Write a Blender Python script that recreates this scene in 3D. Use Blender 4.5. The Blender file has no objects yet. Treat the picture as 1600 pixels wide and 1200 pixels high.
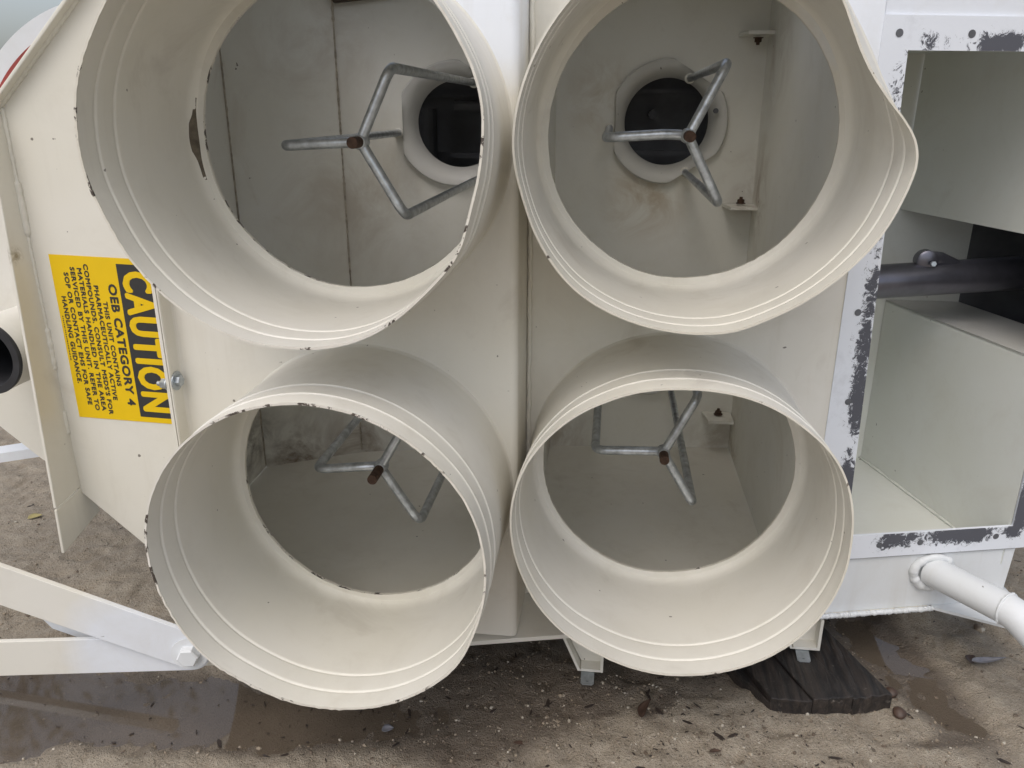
import bpy, bmesh, math, random
import numpy as np
from mathutils import Vector, Matrix
random.seed(7); rng = np.random.default_rng(7)
scene = bpy.context.scene
COL = scene.collection

# ------------------------------------------------------------------ units
# machine coordinates: u to the right, v down, n away from the camera, in tube radii (S metres each)
S = 0.25
VG = 4.22                      # level of the ground below the camera
H = VG * S
def W(u, v, n): return Vector((u * S, n * S, H - v * S))

# ------------------------------------------------------------------ camera
cam_d = bpy.data.cameras.new('camera'); cam = bpy.data.objects.new('camera', cam_d); COL.objects.link(cam)
cr = Vector((0.992321, 0.123684, 0.000922)); cd = Vector((0.041561, -0.326410, -0.944314)); cf = Vector((-0.116496, 0.937101, -0.329044))
cam.matrix_world = Matrix(((cr.x, -cd.x, -cf.x, 0), (cr.y, -cd.y, -cf.y, 0), (cr.z, -cd.z, -cf.z, H), (0, 0, 0, 1)))
cam_d.sensor_width = 36; cam_d.lens = 1235.3 / 1600 * 36; cam_d.clip_start = 0.02; cam_d.clip_end = 2000
scene.camera = cam

# ------------------------------------------------------------------ light
SUN_EL, SUN_AZ = math.radians(58), math.radians(200)   # azimuth clockwise from +Y (behind the camera, slightly left)
world = bpy.data.worlds.new('World'); scene.world = world; world.use_nodes = True
wn, wl = world.node_tree.nodes, world.node_tree.links
wn.clear()
sky = wn.new('ShaderNodeTexSky'); sky.sky_type = 'NISHITA'; sky.sun_disc = False
sky.sun_elevation = SUN_EL; sky.sun_rotation = SUN_AZ; sky.dust_density = 4.0; sky.air_density = 1.0; sky.ozone_density = 1.0
hs = wn.new('ShaderNodeHueSaturation'); hs.inputs['Saturation'].default_value = 0.55
bg = wn.new('ShaderNodeBackground'); bg.inputs[1].default_value = 0.15
wo = wn.new('ShaderNodeOutputWorld')
wl.new(sky.outputs[0], hs.inputs['Color']); wl.new(hs.outputs[0], bg.inputs[0]); wl.new(bg.outputs[0], wo.inputs[0])
sun_d = bpy.data.lights.new('sun', 'SUN'); sun_d.energy = 0.5; sun_d.angle = math.radians(60); sun_d.color = (1, 0.95, 0.88)
sun = bpy.data.objects.new('sun', sun_d); COL.objects.link(sun)
sd = Vector((math.sin(SUN_AZ) * math.cos(SUN_EL), math.cos(SUN_AZ) * math.cos(SUN_EL), math.sin(SUN_EL)))
sun.rotation_euler = sd.to_track_quat('Z', 'Y').to_euler()
scene.view_settings.view_transform = 'Standard'; scene.view_settings.look = 'None'
scene.view_settings.gamma = 1; scene.view_settings.use_curve_mapping = False
scene.view_settings.exposure = 0.27
scene.render.engine = 'CYCLES'
scene.cycles.max_bounces = 14; scene.cycles.diffuse_bounces = 8; scene.cycles.glossy_bounces = 5
scene.cycles.use_denoising = True

# ------------------------------------------------------------------ materials
def srgb(r, g, b):
    f = lambda c: (c / 255 / 12.92) if c <= 10 else ((c / 255 + 0.055) / 1.055) ** 2.4
    return (f(r), f(g), f(b), 1)
def mat(name):
    m = bpy.data.materials.new(name); m.use_nodes = True
    nt = m.node_tree; return m, nt, nt.nodes['Principled BSDF']
def N(nt, kind, **kw):
    n = nt.nodes.new(kind)
    for k, v in kw.items():
        if k in n.inputs: n.inputs[k].default_value = v
        else: setattr(n, k, v)
    return n
def noise(nt, scale, detail=4, rough=.55, dist=0, vec=None):
    n = N(nt, 'ShaderNodeTexNoise'); n.inputs['Scale'].default_value = scale; n.inputs['Detail'].default_value = detail
    n.inputs['Roughness'].default_value = rough; n.inputs['Distortion'].default_value = dist
    if vec is None:
        tc = N(nt, 'ShaderNodeTexCoord'); vec = tc.outputs['Object']
    nt.links.new(vec, n.inputs['Vector']); return n.outputs[0]
def ramp(nt, src, a, b, ca=0.0, cb=1.0):
    r = N(nt, 'ShaderNodeMapRange'); r.inputs[1].default_value = a; r.inputs[2].default_value = b
    r.inputs[3].default_value = ca; r.inputs[4].default_value = cb; r.clamp = True
    nt.links.new(src, r.inputs[0]); return r.outputs[0]
def mixc(nt, fac, a, b):
    m = N(nt, 'ShaderNodeMix'); m.data_type = 'RGBA'
    for s_, v in ((0, fac), (6, a), (7, b)):
        if isinstance(v, bpy.types.NodeSocket): nt.links.new(v, m.inputs[s_])
        else: m.inputs[s_].default_value = v
    return m.outputs[2]
def math_(nt, op, a, b=0.0):
    m = N(nt, 'ShaderNodeMath'); m.operation = op
    for i, v in enumerate((a, b)):
        if isinstance(v, bpy.types.NodeSocket): nt.links.new(v, m.inputs[i])
        else: m.inputs[i].default_value = v
    return m.outputs[0]
def bump(nt, p, h, strength, dist=.002):
    b = N(nt, 'ShaderNodeBump'); b.inputs['Strength'].default_value = strength; b.inputs['Distance'].default_value = dist
    nt.links.new(h, b.inputs['Height']); nt.links.new(b.outputs[0], p.inputs['Normal'])

CREAM = (0.735, 0.715, 0.660, 1); WHITE = (0.73, 0.76, 0.81, 1)
def paint(name, base=CREAM, spec=.5, rough=.42, chip=0.0, stain=.35, stain_col=(.20, .14, .08, 1), orange=.06, white_patch=None, streak=.22, spots=()):
    m, nt, p = mat(name)
    tint = noise(nt, 2.2, 3)
    c = mixc(nt, ramp(nt, tint, .35, .7), base, (base[0] * .93, base[1] * .92, base[2] * .87, 1))
    if white_patch:                                     # soft edged white patch; on the bars and right sheet it is sprayed primer
        tc = N(nt, 'ShaderNodeTexCoord')
        g = N(nt, 'ShaderNodeVectorMath'); g.operation = 'DISTANCE'; nt.links.new(tc.outputs['Object'], g.inputs[0]); g.inputs[1].default_value = white_patch[0]
        nz = noise(nt, 9, 4); d = math_(nt, 'ADD', g.outputs['Value'], math_(nt, 'MULTIPLY', nz, white_patch[1] * .5))
        c = mixc(nt, ramp(nt, d, white_patch[1] * 1.0, white_patch[1] * 1.45, 1, 0), c, WHITE)
    # faint rust / dirt smears
    tc = N(nt, 'ShaderNodeTexCoord'); mp = N(nt, 'ShaderNodeMapping'); mp.inputs['Scale'].default_value = (1.0, 1.0, .8)
    nt.links.new(tc.outputs['Object'], mp.inputs[0])
    s1 = noise(nt, 5, 7, .62, 1.0, mp.outputs[0])
    c = mixc(nt, ramp(nt, s1, .60 if stain < .5 else .53, .86, 0, stain), c, stain_col)
    mp2 = N(nt, 'ShaderNodeMapping'); mp2.inputs['Scale'].default_value = (22, 22, 1.6); nt.links.new(tc.outputs['Object'], mp2.inputs[0])
    st = noise(nt, 1.0, 5, .6, .6, mp2.outputs[0])
    c = mixc(nt, math_(nt, 'MULTIPLY', ramp(nt, st, .5, .75, 0, streak), ramp(nt, noise(nt, 3.3, 2), .42, .62)), c, (.42, .37, .28, 1))
    du = noise(nt, 11, 8, .72, .5)
    c = mixc(nt, ramp(nt, du, .5, .78, 0, .20), c, (.48, .44, .36, 1))
    # tiny specks
    s2 = noise(nt, 70, 1, .5)
    c = mixc(nt, ramp(nt, s2, .80, .815, 0, .8), c, (.09, .07, .055, 1))
    s4 = noise(nt, 34, 2, .5, 1.5)
    c = mixc(nt, ramp(nt, s4, .78, .82, 0, .2), c, (.25, .22, .17, 1))
    for (sp_, sr_, sc_, sf_) in spots:            # rust and dirt stains at known places, broken up by noise
        g = N(nt, 'ShaderNodeVectorMath'); g.operation = 'DISTANCE'; nt.links.new(tc.outputs['Object'], g.inputs[0]); g.inputs[1].default_value = sp_
        near_ = ramp(nt, g.outputs['Value'], sr_ * .15, sr_, 1, 0)
        sn_ = ramp(nt, noise(nt, 1.1 / sr_, 8, .68, 1.2), .40, .62)
        c = mixc(nt, math_(nt, 'MULTIPLY', math_(nt, 'MULTIPLY', near_, sn_), sf_), c, sc_)
    if chip:
        s3 = noise(nt, 42, 6, .7, .6); k = math_(nt, 'MULTIPLY', ramp(nt, s3, chip, chip + .015), ramp(nt, noise(nt, 6.5, 2), .47, .50))
        c = mixc(nt, k, c, (.07, .055, .045, 1))
    nt.links.new(c, p.inputs['Base Color'])
    nt.links.new(ramp(nt, noise(nt, 14, 4), .3, .7, rough - .06, rough + .12), p.inputs['Roughness'])
    h = math_(nt, 'ADD', math_(nt, 'ADD', math_(nt, 'MULTIPLY', noise(nt, 260, 2), .25), noise(nt, 16, 3)), math_(nt, 'MULTIPLY', noise(nt, 4, 1), 2.5))
    bump(nt, p, h, orange * 2, .003)
    return m
M_CREAM = paint('cream_paint', spots=((W(-.31, -.37, 5.15), .016, (.16, .10, .05, 1), 1.0), (W(.50, 1.46, 4.5), .07, (.50, .47, .42, 1), .7), (W(-3.93, .93, 4.8), .02, (.25, .21, .14, 1), .9), (W(-3.3, 2.0, 4.95), .08, (.52, .49, .43, 1), .4), (W(-.5, -.3, 4.9), .06, (.4, .36, .3, 1), .3)))
M_EDGE = paint('chipped_rim_paint', base=(.70, .67, .61, 1), chip=.555)
M_EDGE_SOFT = paint('lightly_chipped_rim_paint', base=(.70, .67, .60, 1), chip=.64)
M_IN = paint('chamber_paint', base=(.77, .765, .725, 1), stain=.42, stain_col=(.36, .27, .17, 1), rough=.55, streak=.0, spots=(
    (W(-3.3, 3.62, 7.65), .16, (.16, .10, .055, 1), .9), (W(-3.6, 3.3, 7.2), .12, (.07, .045, .03, 1), .95), (W(-2.7, 3.6, 7.95), .13, (.20, .13, .07, 1), .8),
    (W(1.47, .75, 8.3), .14, (.24, .15, .09, 1), .7), (W(1.47, -.45, 8.0), .16, (.25, .17, .11, 1), .5), (W(.35, .85, 8.5), .14, (.36, .25, .13, 1), .6),
    (W(-.1, -.1, 8.45), .12, (.38, .29, .17, 1), .5), (W(-2.6, .9, 7.98), .25, (.36, .28, .20, 1), .45), (W(-2.9, -.6, 7.9), .2, (.36, .28, .20, 1), .4),
    (W(1.3, 3.6, 8.4), .14, (.28, .20, .12, 1), .6), (W(-.5, 3.6, 8.3), .14, (.28, .20, .12, 1), .6)))
M_IN2 = paint('inlet_box_paint', base=(.72, .74, .72, 1), stain=.3, rough=.55, streak=.03)
M_WHITE = paint('white_primer', base=WHITE, stain=.18, stain_col=(.3, .29, .30, 1), rough=.6)
M_BAR = paint('bar_paint', white_patch=(W(-3.0, 3.5, 4.2), .13))
M_VENT = paint('grey_molded_ring', base=(.58, .58, .57, 1), stain=.1, rough=.4)

def simple(name, col, rough=.5, metal=0.0, n1=None, amp=.3, bs=.0):
    m, nt, p = mat(name)
    if n1:
        k = noise(nt, n1, 5, .6)
        c = mixc(nt, ramp(nt, k, .3, .7), col, tuple(x * (1 - amp) for x in col[:3]) + (1,))
        nt.links.new(c, p.inputs['Base Color'])
        if bs: bump(nt, p, k, bs, .003)
    else: p.inputs['Base Color'].default_value = col
    p.inputs['Roughness'].default_value = rough; p.inputs['Metallic'].default_value = metal
    return m
M_GALV = simple('galvanised_rod', (.66, .70, .74, 1), .33, .75, 55, .5, .35)
M_BOLT = simple('zinc_bolt', (.50, .54, .57, 1), .35, .7, 90, .3)
M_RUST = simple('rusty_thread', (.10, .055, .035, 1), .8, .2, 120, .6, .6)
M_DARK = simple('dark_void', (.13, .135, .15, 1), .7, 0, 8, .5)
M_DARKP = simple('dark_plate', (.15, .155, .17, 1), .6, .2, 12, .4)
M_STEEL = simple('dark_steel_pipe', (.22, .22, .26, 1), .30, .8, 10, .45)
M_RUBBER = simple('black_rubber', (.03, .03, .034, 1), .55, 0, 30, .4)
M_RED = simple('red_gasket', (.36, .055, .045, 1), .5, 0, 20, .4)
M_YEL = simple('label_yellow', (.80, .53, .0, 1), .45, 0, 14, .06)
M_BLACK = simple('label_black', (.035, .035, .036, 1), .5, 0, 30, .2)
M_SEAM = simple('stained_seam', (.55, .49, .40, 1), .8, 0, 60, .6)
M_CRACK = simple('dark_seam', (.10, .075, .05, 1), .8, 0, 60, .6)

# primer with dark gasket residue near the inlet opening, driven by the 'residue' attribute
m, nt, p = mat('primer_with_gasket_residue'); M_FRAME = m
at_ = N(nt, 'ShaderNodeAttribute'); at_.attribute_name = 'residue'
z = math_(nt, 'ADD', noise(nt, 62, 9, .82, 1.2), math_(nt, 'MULTIPLY', at_.outputs['Fac'], .28))
z = math_(nt, 'ADD', z, math_(nt, 'MULTIPLY', noise(nt, 9, 2), .40))
k = ramp(nt, z, .90, .915)
c0 = mixc(nt, ramp(nt, noise(nt, 18, 6, .7), .55, .8, 0, .35), WHITE, (.35, .35, .37, 1))
nt.links.new(mixc(nt, k, c0, (.085, .088, .105, 1)), p.inputs['Base Color'])
p.inputs['Roughness'].default_value = .62
bump(nt, p, k, .5, -.001)

# ground
m, nt, p = mat('wet_sandy_ground'); M_GROUND = m
g1 = noise(nt, 2.0, 6, .6, .4); g2 = noise(nt, 22, 8, .7); g3 = noise(nt, 190, 3, .6); g4 = noise(nt, 420, 2)
c = mixc(nt, ramp(nt, g2, .32, .68), (.25, .205, .15, 1), (.40, .345, .27, 1))
c = mixc(nt, ramp(nt, g3, .45, .72, 0, .65), c, (.42, .37, .30, 1))
c = mixc(nt, ramp(nt, g4, .25, .42, .6, 0), c, (.07, .05, .035, 1))
tcg = N(nt, 'ShaderNodeTexCoord')
for sc_, lo, hi, fac, colr in ((260, .30, .22, .75, (.46, .41, .33, 1)), (140, .20, .12, .8, (.50, .45, .37, 1)), (190, .22, .14, .7, (.085, .062, .045, 1))):
    vo = N(nt, 'ShaderNodeTexVoronoi'); vo.inputs['Scale'].default_value = sc_; mpg = N(nt, 'ShaderNodeMapping'); mpg.inputs['Location'].default_value = (sc_, sc_ * .37, 0)
    nt.links.new(tcg.outputs['Object'], mpg.inputs[0]); nt.links.new(mpg.outputs[0], vo.inputs['Vector'])
    c = mixc(nt, math_(nt, 'MULTIPLY', ramp(nt, vo.outputs['Distance'], hi, lo, fac, 0), ramp(nt, noise(nt, sc_ * .12, 3), .45, .6)), c, colr)
wet = N(nt, 'ShaderNodeAttribute'); wet.attribute_name = 'wet'
wetf = math_(nt, 'MULTIPLY', ramp(nt, math_(nt, 'ADD', wet.outputs['Fac'], math_(nt, 'MULTIPLY', math_(nt, 'SUBTRACT', g2, .5), 1.1)), .25, .8), 1.0)
c = mixc(nt, math_(nt, 'MULTIPLY', wetf, .78), c, (.095, .070, .050, 1))
c = mixc(nt, ramp(nt, noise(nt, 55, 3, .6, 1.5), .66, .72, 0, .7), c, (.045, .03, .02, 1))
nt.links.new(c, p.inputs['Base Color'])
nt.links.new(ramp(nt, wetf, 0, 1, .78, .36), p.inputs['Roughness'])
bump(nt, p, math_(nt, 'ADD', math_(nt, 'MULTIPLY', g3, .5), math_(nt, 'ADD', g2, math_(nt, 'MULTIPLY', g4, .4))), 1.0, .010)

m, nt, p = mat('muddy_water'); M_WATER = m
p.inputs['Base Color'].default_value = (.105, .080, .055, 1); p.inputs['Roughness'].default_value = .04; p.inputs['IOR'].default_value = 1.7
p.inputs['Alpha'].default_value = .6; p.inputs['Specular IOR Level'].default_value = 1.0
nt.links.new(mixc(nt, ramp(nt, noise(nt, 6, 5), .35, .7), (.17, .135, .10, 1), (.12, .092, .066, 1)), p.inputs['Base Color'])
bump(nt, p, noise(nt, 5, 2), .04, .004)

m, nt, p = mat('wet_black_timber'); M_WOOD = m
tc = N(nt, 'ShaderNodeTexCoord'); mp = N(nt, 'ShaderNodeMapping'); mp.inputs['Scale'].default_value = (60, 5, 40); mp.inputs['Rotation'].default_value = (0, 0, .55)
nt.links.new(tc.outputs['Object'], mp.inputs[0])
w1 = noise(nt, 1.4, 6, .65, .3, mp.outputs[0])
c = mixc(nt, ramp(nt, w1, .4, .7), (.016, .014, .014, 1), (.055, .043, .036, 1))
c = mixc(nt, ramp(nt, noise(nt, 75, 6, .75), .62, .74, 0, .5), c, (.32, .28, .24, 1))
nt.links.new(c, p.inputs['Base Color']); p.inputs['Roughness'].default_value = .45
bump(nt, p, w1, .9, .005)
M_LEAF = simple('dry_leaf', (.085, .05, .035, 1), .5, 0, 60, .5, .4)
M_LEAFG = simple('grey_leaf', (.25, .25, .28, 1), .35, 0, 60, .4, .4)
M_LEAFY = simple('yellow_leaf', (.45, .38, .16, 1), .5, 0, 60, .3, .4)
M_BARK = simple('tree_bark', (.13, .10, .08, 1), .9, 0, 20, .5, .8)
M_FOL = simple('tree_foliage', (.05, .075, .03, 1), .6, 0, 9, .6)
m, nt, p = mat('pebbles'); M_PEB = m
oi = noise(nt, 47, 1)
nt.links.new(mixc(nt, ramp(nt, oi, .42, .58), (.12, .09, .065, 1), mixc(nt, ramp(nt, noise(nt, 83, 1), .5, .62), (.30, .245, .18, 1), (.47, .43, .36, 1))), p.inputs['Base Color']); p.inputs['Roughness'].default_value = .7

# ------------------------------------------------------------------ mesh helpers
def link(name, me, mats, parent=None, smooth=False):
    for m_ in (mats if isinstance(mats, (list, tuple)) else [mats]): me.materials.append(m_)
    if smooth:
        for q in me.polygons: q.use_smooth = True
    o = bpy.data.objects.new(name, me); COL.objects.link(o)
    if parent is not None:
        o.parent = parent
        wl_ = Vector((0, 0, 0)); q = parent
        while q is not None: wl_ += q.location; q = q.parent
        o.location = -wl_
    return o
class MB:
    def __init__(s): s.v = []; s.f = []; s.mi = []
    def vert(s, p): s.v.append(tuple(p)); return len(s.v) - 1
    def face(s, ids, mi=0): s.f.append(tuple(ids)); s.mi.append(mi)
    def poly(s, pts, mi=0): s.face([s.vert(p) for p in pts], mi)
    def prism(s, pts, d, mi=0):
        """closed prism: polygon pts (world) swept by vector d"""
        k = len(pts); d = Vector(d); a = [s.vert(p) for p in pts]; b = [s.vert(Vector(p) + d) for p in pts]
        s.face(a, mi); s.face(b[::-1], mi)
        for i in range(k): s.face((a[i], b[i], b[(i + 1) % k], a[(i + 1) % k]), mi)
    def tube(s, pts, r, seg=14, cap=True, mi=0, radii=None):
        pts = [Vector(p) for p in pts]; rings = []; up = None
        for i, p in enumerate(pts):
            t = (pts[min(i + 1, len(pts) - 1)] - pts[max(i - 1, 0)]).normalized()
            if up is None:
                up = t.orthogonal().normalized()
            else: up = (up - t * up.dot(t)).normalized()
            w = t.cross(up); rr = radii[i] if radii else r
            rings.append([s.vert(p + (up * math.cos(a) + w * math.sin(a)) * rr) for a in [2 * math.pi * j / seg for j in range(seg)]])
        for A, B in zip(rings, rings[1:]):
            for j in range(seg): s.face((A[j], A[(j + 1) % seg], B[(j + 1) % seg], B[j]), mi)
        if cap: s.face(rings[0][::-1], mi); s.face(rings[-1], mi)
    def build(s, name, mats, parent=None, smooth=False, bevel=0, auto=None, sub=0):
        me = bpy.data.meshes.new(name); me.from_pydata(s.v, [], s.f); me.update()
        bm = bmesh.new(); bm.from_mesh(me); bmesh.ops.recalc_face_normals(bm, faces=bm.faces); bm.to_mesh(me); bm.free()
        o = link(name, me, mats, parent, smooth)
        for q, i in zip(me.polygons, s.mi): q.material_index = i
        if auto is not None:
            me.set_sharp_from_angle(angle=math.radians(auto))
        if bevel:
            b = o.modifiers.new('bevel', 'BEVEL'); b.width = bevel; b.segments = 2; b.limit_method = 'ANGLE'; b.angle_limit = math.radians(40)
        return o
def fillet(pts, r, k=6):
    pts = [Vector(p) for p in pts]; out = [pts[0]]
    for a, b, c in zip(pts, pts[1:], pts[2:]):
        d1 = (a - b).normalized(); d2 = (c - b).normalized()
        p0 = b + d1 * r; p2 = b + d2 * r
        for i in range(k + 1):
            t = i / k; out.append(p0 * (1 - t) ** 2 + b * 2 * t * (1 - t) + p2 * t * t)
    out.append(pts[-1]); return out
def empty(name, loc):
    o = bpy.data.objects.new(name, None); COL.objects.link(o); o.location = loc; o.empty_display_size = .05; return o
def tag(o, label=None, cat=None, group=None, kind=None):
    for k_, v_ in (('label', label), ('category', cat), ('group', group), ('kind', kind)):
        if v_: o[k_] = v_
    return o
def sheet(name, m_, parent, u0, n0, u1, n1, v0, v1, th=.02, **kw):
    """vertical plate over a plan line (u0,n0)-(u1,n1) from v0 to v1, thickness away from the camera side"""
    b = MB(); du, dn = u1 - u0, n1 - n0; L = math.hypot(du, dn); ou, on = -dn / L * th, du / L * th
    b.prism([W(u0, v0, n0), W(u1, v0, n1), W(u1, v1, n1), W(u0, v1, n0)], W(ou, 0, on) - W(0, 0, 0))
    return b.build(name, m_, parent, **kw)

# ================================================================== GROUND
def vnoise(X, Y, sc, seed):
    r = np.random.default_rng(seed); T = r.random((64, 64)); x = X * sc + 17.3; y = Y * sc + 9.1
    xi = np.floor(x).astype(int); yi = np.floor(y).astype(int); fx = x - xi; fy = y - yi
    fx = fx * fx * (3 - 2 * fx); fy = fy * fy * (3 - 2 * fy); g = lambda a, b: T[a % 64, b % 64]
    return (g(xi, yi) * (1 - fx) + g(xi + 1, yi) * fx) * (1 - fy) + (g(xi, yi + 1) * (1 - fx) + g(xi + 1, yi + 1) * fx) * fy
X0, X1, Y0, Y1 = -2.6, 1.9, .35, 3.6
nx, ny = 640, 460
gx = np.linspace(X0, X1, nx); gy = np.linspace(Y0, Y1, ny); GX, GY = np.meshgrid(gx, gy)
def blob(u, n, ru, rn, rot=0):
    x = GX / S - u; y = GY / S - n; c_, s_ = math.cos(rot), math.sin(rot)
    xx = x * c_ + y * s_; yy = -x * s_ + y * c_
    return np.exp(-((xx / ru) ** 2 + (yy / rn) ** 2) ** 1.5)
rough_ = sum(a * (vnoise(GX, GY, f_, i) - .5) for i, (a, f_) in enumerate(((.014, 3.1), (.009, 7.3), (.007, 16), (.006, 34), (.005, 62), (.003, 110))))
rough_ = rough_ - .010 * np.clip(vnoise(GX, GY, 27, 77) - .72, 0, 1) * 3
lump = np.clip(vnoise(GX, GY, 21, 50) - .45, 0, 1) * blob(2.9, 6.4, .9, .6, -.3) * .07 + np.clip(vnoise(GX, GY, 25, 51) - .4, 0, 1) * blob(-3.6, 5.3, 1.2, .35, .2) * .03
water_d = blob(-3.5, 4.42, 1.6, .45, .05) + .85 * blob(-1.9, 4.5, 1.1, .36, .2) + .9 * blob(2.5, 5.45, .28, .95, .35) + .8 * blob(-4.8, 4.2, 1.0, .5)
water_d += .7 * blob(2.2, 6.4, .35, .5, .3)
water_d = np.clip(water_d, 0, 1.3)
GZ = rough_ * (1 - .15 * np.clip(water_d, 0, 1)) + lump - .0165 * water_d + .004
edge = np.minimum(np.minimum(GX - X0, X1 - GX), np.minimum(GY - Y0, Y1 - GY)); GZ *= np.clip(edge / .2, 0, 1)
wetm = np.clip(water_d * 1.1 + 1.1 * blob(-.7, 5.1, .9, .9) + .6 * blob(-.95, 4.45, .35, .45, -.4) + .8 * blob(1.4, 5.8, 1.2, .6) + .5 * blob(.3, 5.2, 1.0, .4), 0, 1)
for (u_, n_, a_, b_, r_) in ((.0, 4.75, .16, .05, .2), (.5, 4.85, .06, .22, -.7), (2.4, 4.75, .3, .06, .3)):
    wetm = np.clip(wetm + .8 * blob(u_, n_, a_, b_, r_), 0, 1)
vs = np.stack([GX, GY, GZ], -1).reshape(-1, 3)
idx = np.arange(nx * ny).reshape(ny, nx)
fs = np.stack([idx[:-1, :-1], idx[:-1, 1:], idx[1:, 1:], idx[1:, :-1]], -1).reshape(-1, 4)
far = 400; base = len(vs)
# skirt out to the horizon so that the ground is one sheet
vs = vs.tolist() + [(-far, -far, 0), (far, -far, 0), (far, far, 0), (-far, far, 0)]
fl = fs.tolist()
bo = idx[0, :].tolist(); ri = idx[:, -1].tolist(); to = idx[-1, ::-1].tolist(); le = idx[::-1, 0].tolist()
fl += [[base, base + 1] + bo[::-1], [base + 1, base + 2] + ri[::-1], [base + 2, base + 3] + to[::-1], [base + 3, base] + le[::-1]]
me = bpy.data.meshes.new('ground'); me.from_pydata(vs, [], fl); me.update()
at = me.attributes.new('wet', 'FLOAT', 'POINT'); at.data.foreach_set('value', np.concatenate([wetm.reshape(-1), np.zeros(4)]).astype(np.float32))
tag(link('ground', me, M_GROUND, smooth=True), kind='structure')
def gz(x, y):
    i = int(np.clip((x - X0) / (X1 - X0) * (nx - 1), 0, nx - 1)); j = int(np.clip((y - Y0) / (Y1 - Y0) * (ny - 1), 0, ny - 1))
    return float(GZ[j, i])
def puddle(name, u0, u1, n0, n1, z):
    b = MB(); b.poly([(u0 * S, n0 * S, z), (u1 * S, n0 * S, z), (u1 * S, n1 * S, z), (u0 * S, n1 * S, z)])
    tag(b.build(name, M_WATER), kind='structure')
puddle('puddle', -6.4, -.55, 3.6, 5.45, -.0065)
puddle('puddle', 1.95, 3.1, 4.2, 7.0, -.0075)

# pebbles: uncountable gravel as one mesh
b = MB()
ico = [(0, 0, 1), (.89, 0, .45), (.28, .85, .45), (-.72, .53, .45), (-.72, -.53, .45), (.28, -.85, .45), (.72, .53, -.45), (-.28, .85, -.45), (-.89, 0, -.45), (-.28, -.85, -.45), (.72, -.53, -.45), (0, 0, -1)]
icf = [(0, 1, 2), (0, 2, 3), (0, 3, 4), (0, 4, 5), (0, 5, 1), (1, 6, 2), (2, 7, 3), (3, 8, 4), (4, 9, 5), (5, 10, 1), (2, 6, 7), (3, 7, 8), (4, 8, 9), (5, 9, 10), (1, 10, 6), (6, 11, 7), (7, 11, 8), (8, 11, 9), (9, 11, 10), (10, 11, 6)]
for i in range(42000):
    if i < 37000:
        x = random.uniform(-1.7, 1.1); y = random.uniform(.7, 2.6)
    else:
        x = random.gauss(.15, .38); y = random.gauss(1.14, .10)
    if not (X0 < x < X1 and Y0 < y < Y1): continue
    r = min(.0007 * math.exp(random.expovariate(2.5)), .0040)
    if gz(x, y) < -.008 and random.random() < .85: continue
    z = gz(x, y) + r * .15; sc = [r * random.uniform(.7, 1.3) for _ in range(3)]; sc[2] *= .7
    a = random.uniform(0, 6.28); ca, sa = math.cos(a), math.sin(a); k0 = len(b.v)
    for q in ico:
        j = random.uniform(.8, 1.2); qx, qy, qz = q[0] * sc[0] * j, q[1] * sc[1] * j, q[2] * sc[2] * j
        b.v.append((x + qx * ca - qy * sa, y + qx * sa + qy * ca, z + qz))
    for q in icf: b.face([k0 + t for t in q])
me = bpy.data.meshes.new('gravel'); me.from_pydata(b.v, [], b.f); me.update()
tag(link('gravel', me, M_PEB), 'small pale pebbles and grit scattered over the wet ground', 'gravel', kind='stuff')

b = MB()
for i in range(900):
    if i < 450: x = random.gauss(-.05, .45); y = random.gauss(1.17, .10)
    else: x = random.uniform(-1.9, 1.1); y = random.uniform(.9, 2.4)
    if not (X0 < x < X1 and Y0 < y < Y1): continue
    z = max(gz(x, y), -.006) + .0012; L_ = min(.0016 * math.exp(random.expovariate(1.7)), .012); a = random.uniform(0, 6.28); w_ = L_ * random.uniform(.15, .5)
    ca, sa = math.cos(a), math.sin(a); pts = []
    for (px, py) in ((-1, 0), (-.4, .8), (.5, .6), (1, .1), (.4, -.7), (-.5, -.6)):
        qx, qy = px * L_, py * w_ * random.uniform(.6, 1.3); pts.append((x + qx * ca - qy * sa, y + qx * sa + qy * ca, z + random.uniform(0, .0015)))
    b.prism(pts, (0, 0, -.0012))
tag(b.build('leaf_litter', simple('dark_litter', (.045, .032, .026, 1), .55, 0, 50, .5)), 'dark crumbs of bark and rotten leaf scattered over the wet ground', 'litter', kind='stuff')

# ================================================================== MACHINE
ROOT_LOC = W(-.6, VG, 5.6)
R_ = empty('dust_collector', ROOT_LOC)
tag(R_, 'cream steel dust collector with four open round collars, yellow caution label and white inlet frame', 'dust collector')
UL, UR, VT, VB = -1.605, .475, .172, 2.475
NL, NR = 4.836, 5.399
LT = 1.088; RH = .912; TH = .012
TOP, BOT = -1.25, 3.69

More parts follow.
